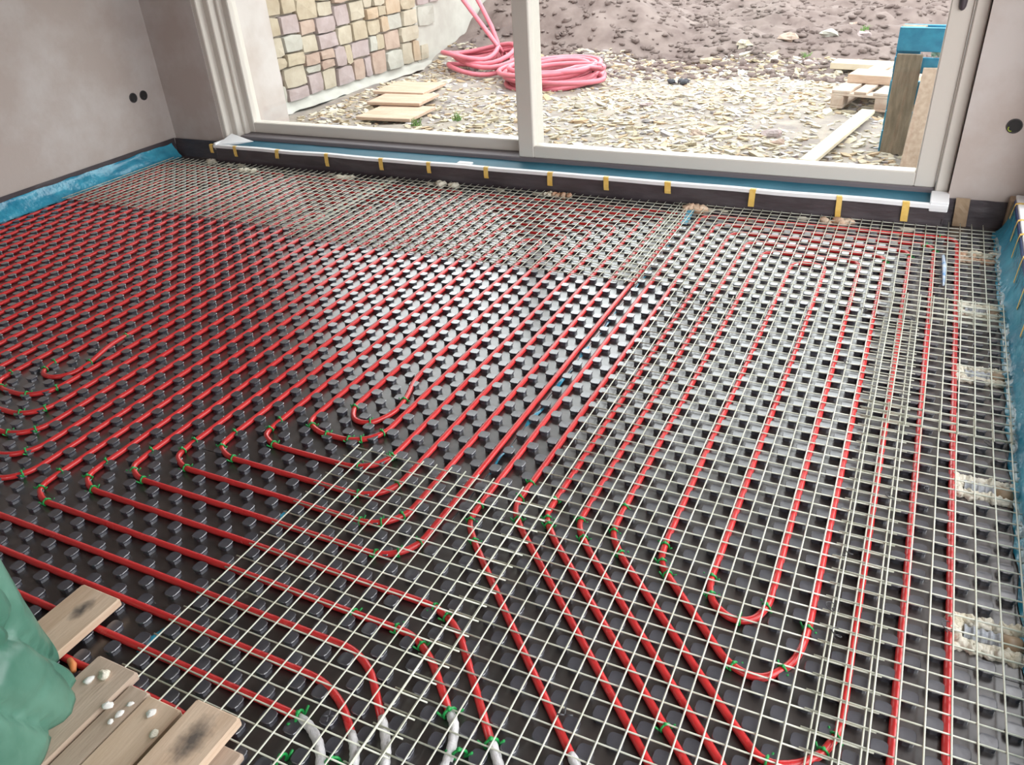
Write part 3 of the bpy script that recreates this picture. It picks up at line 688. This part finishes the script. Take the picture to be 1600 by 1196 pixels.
# stone garden wall
gw = thing('wall_garden', (-6.0, 5.2, GZ), 'rough sandstone garden wall running away from the door at the left', 'wall', kind='structure')
WX0, WY0, WX1, WY1 = -5.87, 3.0, -5.58, 6.9
wl = math.hypot(WX1-WX0, WY1-WY0); wa = math.atan2(WX1-WX0, WY1-WY0)
WT = Matrix.Translation((WX0, WY0, 0)) @ Matrix.Rotation(-wa, 4, 'Z')         # local y along the wall, x out of it
put(MB().box(-.35, -.035, -.05, wl+2.4, GZ-.2, 1.85, WT), 'mortar_core', M_mortar, gw)
put(MB().cbox(-.038, .0, wl-.75, wl+2.4, GZ-.2, 1.83, .01, WT), 'concrete_face', M_conc, gw)
q = MB().grid(lambda u, v: WT @ Vector((-.02+.06*v+.02*noise.noise(Vector((u*20, v*3, 0))), wl*u*1.0, GZ+.11-.10*v+.02*noise.noise(Vector((u*26, v, 3))))), 60, 4)
put(q, 'footing', M_conc, gw, True)
cells = []
def split(y0, y1, z0, z1, d=0):
    w_, h_ = y1-y0, z1-z0
    if (w_ < .40 and h_ < .26 and (random.random() < .55 or d > 7)) or (w_ < .22 and h_ < .17): cells.append((y0, y1, z0, z1)); return
    if w_ > h_*1.25 or (h_ < .15): k = y0+w_*R(.36, .64); split(y0, k, z0, z1, d+1); split(k, y1, z0, z1, d+1)
    else: k = z0+h_*R(.36, .64); split(y0, y1, z0, k, d+1); split(y0, y1, k, z1, d+1)
split(0, wl-.05, GZ+.10, 1.80)
for (y0, y1, z0, z1) in cells:
    cy_, cz_ = (y0+y1)/2, (z0+z1)/2
    if cy_ > wl-.62 and cz_ < .32: continue
    if cy_ > wl-.36 and cz_ < .62: continue
    g = .004; n = []; dep = R(.0, .030); dd = .012
    ring = []
    for (a, b) in ((y0, z0), ((y0+y1)/2, z0), (y1, z0), (y1, (z0+z1)/2), (y1, z1), ((y0+y1)/2, z1), (y0, z1), (y0, (z0+z1)/2)):
        corner = (a in (y0, y1)) and (b in (z0, z1))
        pull = .93 if corner else .985
        ring.append((cy_+(a-cy_)*pull+R(-.010, .010), cz_+(b-cz_)*pull+R(-.008, .008)))
    q = MB(); vs_ = []
    for (sc, x) in ((1-.005, -.05), (.985, -.016+dep*.5), (.93, .006+dep), ):
        for (a, b) in ring: vs_.append(WT @ Vector((x+R(-.004, .004), cy_+(a-cy_)*sc*(1-g/(y1-y0)), cz_+(b-cz_)*sc*(1-g/(z1-z0)))))
    vs_.append(WT @ Vector((.010+dep, cy_, cz_)))
    fs = []
    for a in range(2):
        for k in range(8): fs.append((a*8+k, a*8+(k+1) % 8, a*8+8+(k+1) % 8, a*8+8+k))
    for k in range(8): fs.append((16+k, 16+(k+1) % 8, 24))
    q.add(vs_, fs); put(q, 'stone', random.choice(STONE), gw)

# scattered stone chips (nobody could count them) and the larger ones
q = MB(); idx = []
for k in range(11000):
    y = 3.0+3.9*random.random()**1.15; x = R(-6.0, 1.2)
    if x < WX0+.3: continue
    dens = noise.noise(Vector((x*.8, y*.8, 3)))
    if dens < -.12 and random.random() < .7: continue
    s = R(.008, .036)*(1 if random.random() < .9 else 1.6)
    th = R(-.5, .5)+(0 if random.random() < .6 else R(0, 3)); n = 5; b = len(q.v); z = gh(x, y)+s*.12; tz = R(-.35, .35)
    for zz in (-s*.25, s*R(.1, .3)):
        for j in range(n):
            g = 2*math.pi*j/n; r = s*R(.6, 1.2)
            a, c_ = r*1.35*math.cos(g), r*.8*math.sin(g)
            q.v.append((x+a*math.cos(th)-c_*math.sin(th), y+a*math.sin(th)+c_*math.cos(th), z+zz+tz*a))
    mi = random.choice((0, 0, 0, 1, 1, 2, 3))
    for j in range(n): q.f.append((b+j, b+(j+1) % n, b+n+(j+1) % n, b+n+j)); idx.append(mi)
    q.f.append(tuple(b+n+j for j in range(n))); idx.append(mi)
o = q.build('stone_chips', M_chip, kind='stuff', label='yellowish stone chips strewn over the garden ground', cat='stone chips')
for m_ in (mat('cream_stone_chip', (.50, .45, .36), (.58, .53, .44), scale=3, rough=.9), mat('grey_stone_chip', (.34, .31, .31), (.42, .39, .39), scale=3, rough=.9), mat('ochre_stone_chip', (.36, .25, .15), (.44, .33, .21), scale=3, rough=.9)): o.data.materials.append(m_)
o.data.polygons.foreach_set('material_index', idx); o.data.update()
q = MB()
for k in range(5200):
    y = 6.2+7.5*random.random()**1.3; x = R(-7.5, 2.0); s = R(.012, .05)
    if x < -5.4 and y < 8: continue
    q.lump((x, y, gh(x, y)+s*.05), s*R(.8, 1.6), s*R(.7, 1.2), s*R(.4, .75), .6, R(0, 3), 6, 4)
q.build('earth_clods', M_dirt, smooth=True, kind='stuff', label='brown clods of earth heaped beyond the stony ground', cat='earth clods')
big = [(1105, 105, .07), (1160, 95, .08), (1230, 88, .09), (1195, 80, .05), (1330, 66, .06), (1345, 82, .07), (1290, 90, .07), (905, 168, .05), (1010, 170, .05), (1060, 165, .045), (1205, 215, .06), (1215, 230, .05), (985, 205, .045), (1090, 213, .05), (925, 185, .04), (1265, 110, .06), (1135, 120, .05), (1310, 118, .055), (985, 95, .04), (1200, 150, .05), (1100, 178, .06), (470, 178, .05), (535, 178, .06), (880, 160, .04), (1245, 205, .05), (1020, 152, .06)]
big = sorted(big[:18]); random.seed(21)
for i, (x, y, s) in enumerate(big):
    c = px(x, y, GZ); MB().lump((c.x, c.y, gh(c.x, c.y)+s*.25), s*1.25, s*.9, s*.6, .4, R(0, 3), 9, 6).build('garden_stone', random.choice(STONE), label=ORD[i]+' larger loose sandstone from the left in the garden', cat='stone', group='loose stones in the garden')
for i, (x, y) in enumerate([(650, 200), (715, 192), (1258, 105), (1348, 75)]):
    c = px(x, y, GZ); q = MB()
    for k in range(26):
        g = R(0, 6.3); r = R(.02, .07); q.tube([(c.x+R(-.05, .05), c.y+R(-.04, .04), gh(c.x, c.y)-.01), (c.x+r*math.cos(g), c.y+r*math.sin(g), gh(c.x, c.y)+R(.03, .07))], [.006, .001], 4)
    q.build('weed_tuft', M_weed, label=ORD[i]+' small green weed tuft from the left in the garden', cat='weed', group='weed tufts')
c = px(1055, 126, GZ); q = MB()
for k in range(5): q.lump((c.x+R(-.1, .1), c.y+R(-.04, .04), gh(c.x, c.y)+.03), .055, .03, .025, .3, R(0, 3))
q.build('dark_rag', mat('dark_rag_cloth', (.04, .04, .05), None, rough=.8), smooth=True, label='small black rag lying on the yellow stone chips', cat='rag')

# boards lying in the garden
def gboard(cx, cy, w_, l_, yaw, z, th, label, m_):
    o = MB().cbox(-w_/2, w_/2, -l_/2, l_/2, 0, th, .004).build('garden_board', m_, label=label, cat='board', group='boards lying in the garden')
    o.location = (cx, cy, z); o.rotation_euler.z = yaw; return o
P4 = [px(578, 188, GZ), px(648, 195, GZ), px(692, 143, GZ), px(605, 143, GZ)]
def lerpq(u, v): return P4[0].lerp(P4[1], u).lerp(P4[3].lerp(P4[2], u), v)
for i, (v0, v1, dz, lab) in enumerate([(0.0, .37, .03, 'reddish sawn board lying nearest the door in the garden stack'), (.34, .66, .046, 'reddish sawn board lying in the middle of the garden stack'), (.63, 1.0, .03, 'reddish sawn board lying farthest from the door in the garden stack')]):
    c = lerpq(.5, (v0+v1)/2); e = lerpq(1, .5)-lerpq(0, .5); ww = (lerpq(.5, v1)-lerpq(.5, v0)).length
    gboard(c.x, c.y, e.length, ww*1.0, math.atan2(e.y, e.x)+(.03 if i == 1 else 0), gh(c.x, c.y)+dz-.01, .03, lab, M_oplank)
a, b = px(1352, 186, GZ), px(1262, 262, GZ); c = (a+b)/2
gboard(c.x, c.y, .105, (b-a).length+.1, math.atan2(b.y-a.y, b.x-a.x)-math.pi/2, gh(c.x, c.y)+.03, .03, 'bright fresh plank pointing from the flat pallet towards the door', M_pale)

# pallets
def pallet(name_label, M, mdeck, mblock, group):
    t = thing('pallet', (0, 0, 0), name_label, 'pallet', group)
    def bd(nm, m_, *b): MB().cbox(*b, c=.003, j=.0015).build(nm, m_, t)
    for x in (0, .35, .70):                                                   # bottom runners along y
        w_ = .10
        bd('runner', mdeck, x, x+w_, 0, 1.2, 0, .022)
    for x in (0, .35, .70):
        for y in (0, .5275, 1.055): bd('block', mblock, x, x+.10, y, y+.145, .022, .10)
    for y in (0, .5275, 1.055): bd('cross_board', mdeck, 0, .8, y, y+.145, .10, .122)
    for x, w_ in ((0, .145), (.1775, .10), (.3275, .145), (.5225, .10), (.655, .145)): bd('deck_board', mdeck, x, x+w_, 0, 1.2, .122, .144)
    t.matrix_world = M; t.location = M.to_translation()
    return t
M_flatp = mat('flat_pallet_wood', (.42, .30, .23), (.60, .50, .42), scale=8, rough=.85, spec=.2)
c = px(1298, 174, GZ)
pallet('flat weathered pallet on the ground behind the bright plank', Matrix.Translation((c.x-.02, c.y+.06, gh(c.x, c.y)+.02)) @ Matrix.Rotation(math.radians(-12), 4, 'Z'), M_flatp, M_flatp, 'pallets outside the door')
o = gboard(c.x+.36, c.y+.42, .26, .55, math.radians(78), gh(c.x, c.y)+.166, .07, 'thick wooden block lying on the flat pallet', M_oplank)
gboard(px(1375, 118, GZ).x, px(1375, 118, GZ).y, .22, .9, math.radians(80), gh(-.8, 6.4)+.06, .06, 'pale board lying on the ground behind the flat pallet', M_pale)
c = px(1372, 240, GZ)
UP = Matrix.Translation((c.x+.015, c.y+.16, GZ+.01)) @ Matrix.Rotation(math.radians(-8), 4, 'Z') @ Matrix(((0, 1, 0, 0), (0, 0, -1, .0), (1, 0, 0, 0), (0, 0, 0, 1)))
pallet('blue painted pallet standing on its side by the right door post', UP, M_palb, M_pal, 'pallets outside the door')
# weathered upright board and the reddish plank leaning on the blue pallet
q = MB(); b0 = Vector((c.x+.01, c.y, GZ)); Mx = Matrix.Translation(b0) @ Matrix.Rotation(math.radians(-8), 4, 'Z')
q.cbox(0, .155, -.022, 0, .01, .655, .003, Mx).build('upright_board', M_pal, label='grey weathered board standing against the left end of the blue pallet', cat='board')
a, b = pxY(1405, 262, c.y-.35), pxY(1443, 107, c.y-.08)
q = MB(); wv = Vector((.14, 0, 0)); tv = Vector((0, .03, 0))
a.z = GZ+.0
q.add([a, a+wv, b+wv, b, a+tv, a+wv+tv, b+wv+tv, b+tv], [(0, 1, 2, 3), (5, 4, 7, 6), (3, 2, 6, 7), (1, 0, 4, 5), (0, 3, 7, 4), (2, 1, 5, 6)])
q.build('leaning_plank', M_plank2, label='reddish plank leaning on the blue pallet beside the right door post', cat='plank')
q = MB(); cc = pxY(1466, 62, c.y+.02)
q.grid(lambda u, v: (cc.x+.05*u-.02+.012*noise.noise(Vector((u*5, v*5, 0))), cc.y-.02+.02*noise.noise(Vector((u*4, v*6, 2))), cc.z+.06-.16*v+.02*noise.noise(Vector((u*4, v*6, 5)))), 8, 12).build('film_scrap', mat('pale_bag_scrap', (.55, .66, .58), (.16, .34, .24), scale=18, rough=.4), smooth=True, label='pale green bag scrap hanging on the top of the blue pallet', cat='film')

# ------------------------------------------------------------------ red hose coils
HR = .026
def hose(pts, label): MB().tube(pts, HR, 8).build('hose_coil', M_hose, smooth=True, label=label, cat='hose')
c = px(862, 127, GZ); pts = []
n = 10
for k in range(n*26):
    t = k/26; g = 2*math.pi*t
    r = .52-.045*(t % 4)+.06*noise.noise(Vector((t*1.7, 0, 0))); off = .10*noise.noise(Vector((t*.45, 5, 0)))
    z = gh(c.x, c.y)+.03+.016*(t)+.02*math.sin(g+t)
    pts.append((c.x+r*math.cos(g)+off, c.y+.02+r*1.2*math.sin(g)+.10*noise.noise(Vector((t*.5, 9, 0))), max(z, gh(c.x, c.y)+.03)))
for k in range(30):
    g = 2*math.pi*k/26; pts.append((c.x+.20+.44*math.cos(g), c.y-.22+.36*math.sin(g), gh(c.x, c.y)+.20-.004*k))
hose(pts, 'neat coil of red hose lying right of the middle door post')
c = px(757, 112, GZ); pts = []
for k in range(5*26):
    t = k/26; g = 2*math.pi*t+.6
    r = .32+.26*noise.noise(Vector((t*1.1, 3, 0)))
    pts.append((c.x+.22*noise.noise(Vector((t*.9, 1, 5)))*1.6+r*1.1*math.cos(g), c.y+r*1.25*math.sin(g)+.3*noise.noise(Vector((t*.8, 2, 7))), gh(c.x, c.y)+.05+.035*t+.045*math.sin(2*g)+.03))
e = pts[-1]
for (x, y, Yd) in ((790, 90, .1), (765, 55, .2), (735, 15, .35), (705, -25, .5), (690, -60, .6)):
    p = pxY(x, y, c.y+Yd); pts.append(tuple(p))
p = Vector(pts[-1]); top = WT @ Vector((-.10, wl+.3, 1.89))
for k in range(1, 7):
    u = k/6; pts.append(tuple(p.lerp(top, u)+Vector((0, 0, .12*math.sin(math.pi*u)))))
hose(pts, 'loose tangle of red hose with a strand rising left of the middle door post')
q0 = pxY(778, 66, c.y+.3); pts = [(c.x+.15, c.y+.1, gh(c.x, c.y)+.10), tuple(q0)]
for (x, y, Yd) in ((768, 40, .35), (752, 10, .45), (735, -20, .6), (705, -60, .8)): pts.append(tuple(pxY(x, y, c.y+Yd)))
pts.append(tuple(WT @ Vector((-.12, wl+.7, 1.88))))
hose(densify([Vector(p) for p in pts], .1, .01, 3), 'second red hose strand rising beside the tangle towards the garden wall')
q = MB(); c = px(862, 127, GZ); q.lump((c.x-.02, c.y-.38, gh(c.x, c.y)+.20), .05, .035, .03, .3); q.build('hose_label', M_crumb, smooth=True, label='white paper tag on the neat red hose coil', cat='tag')
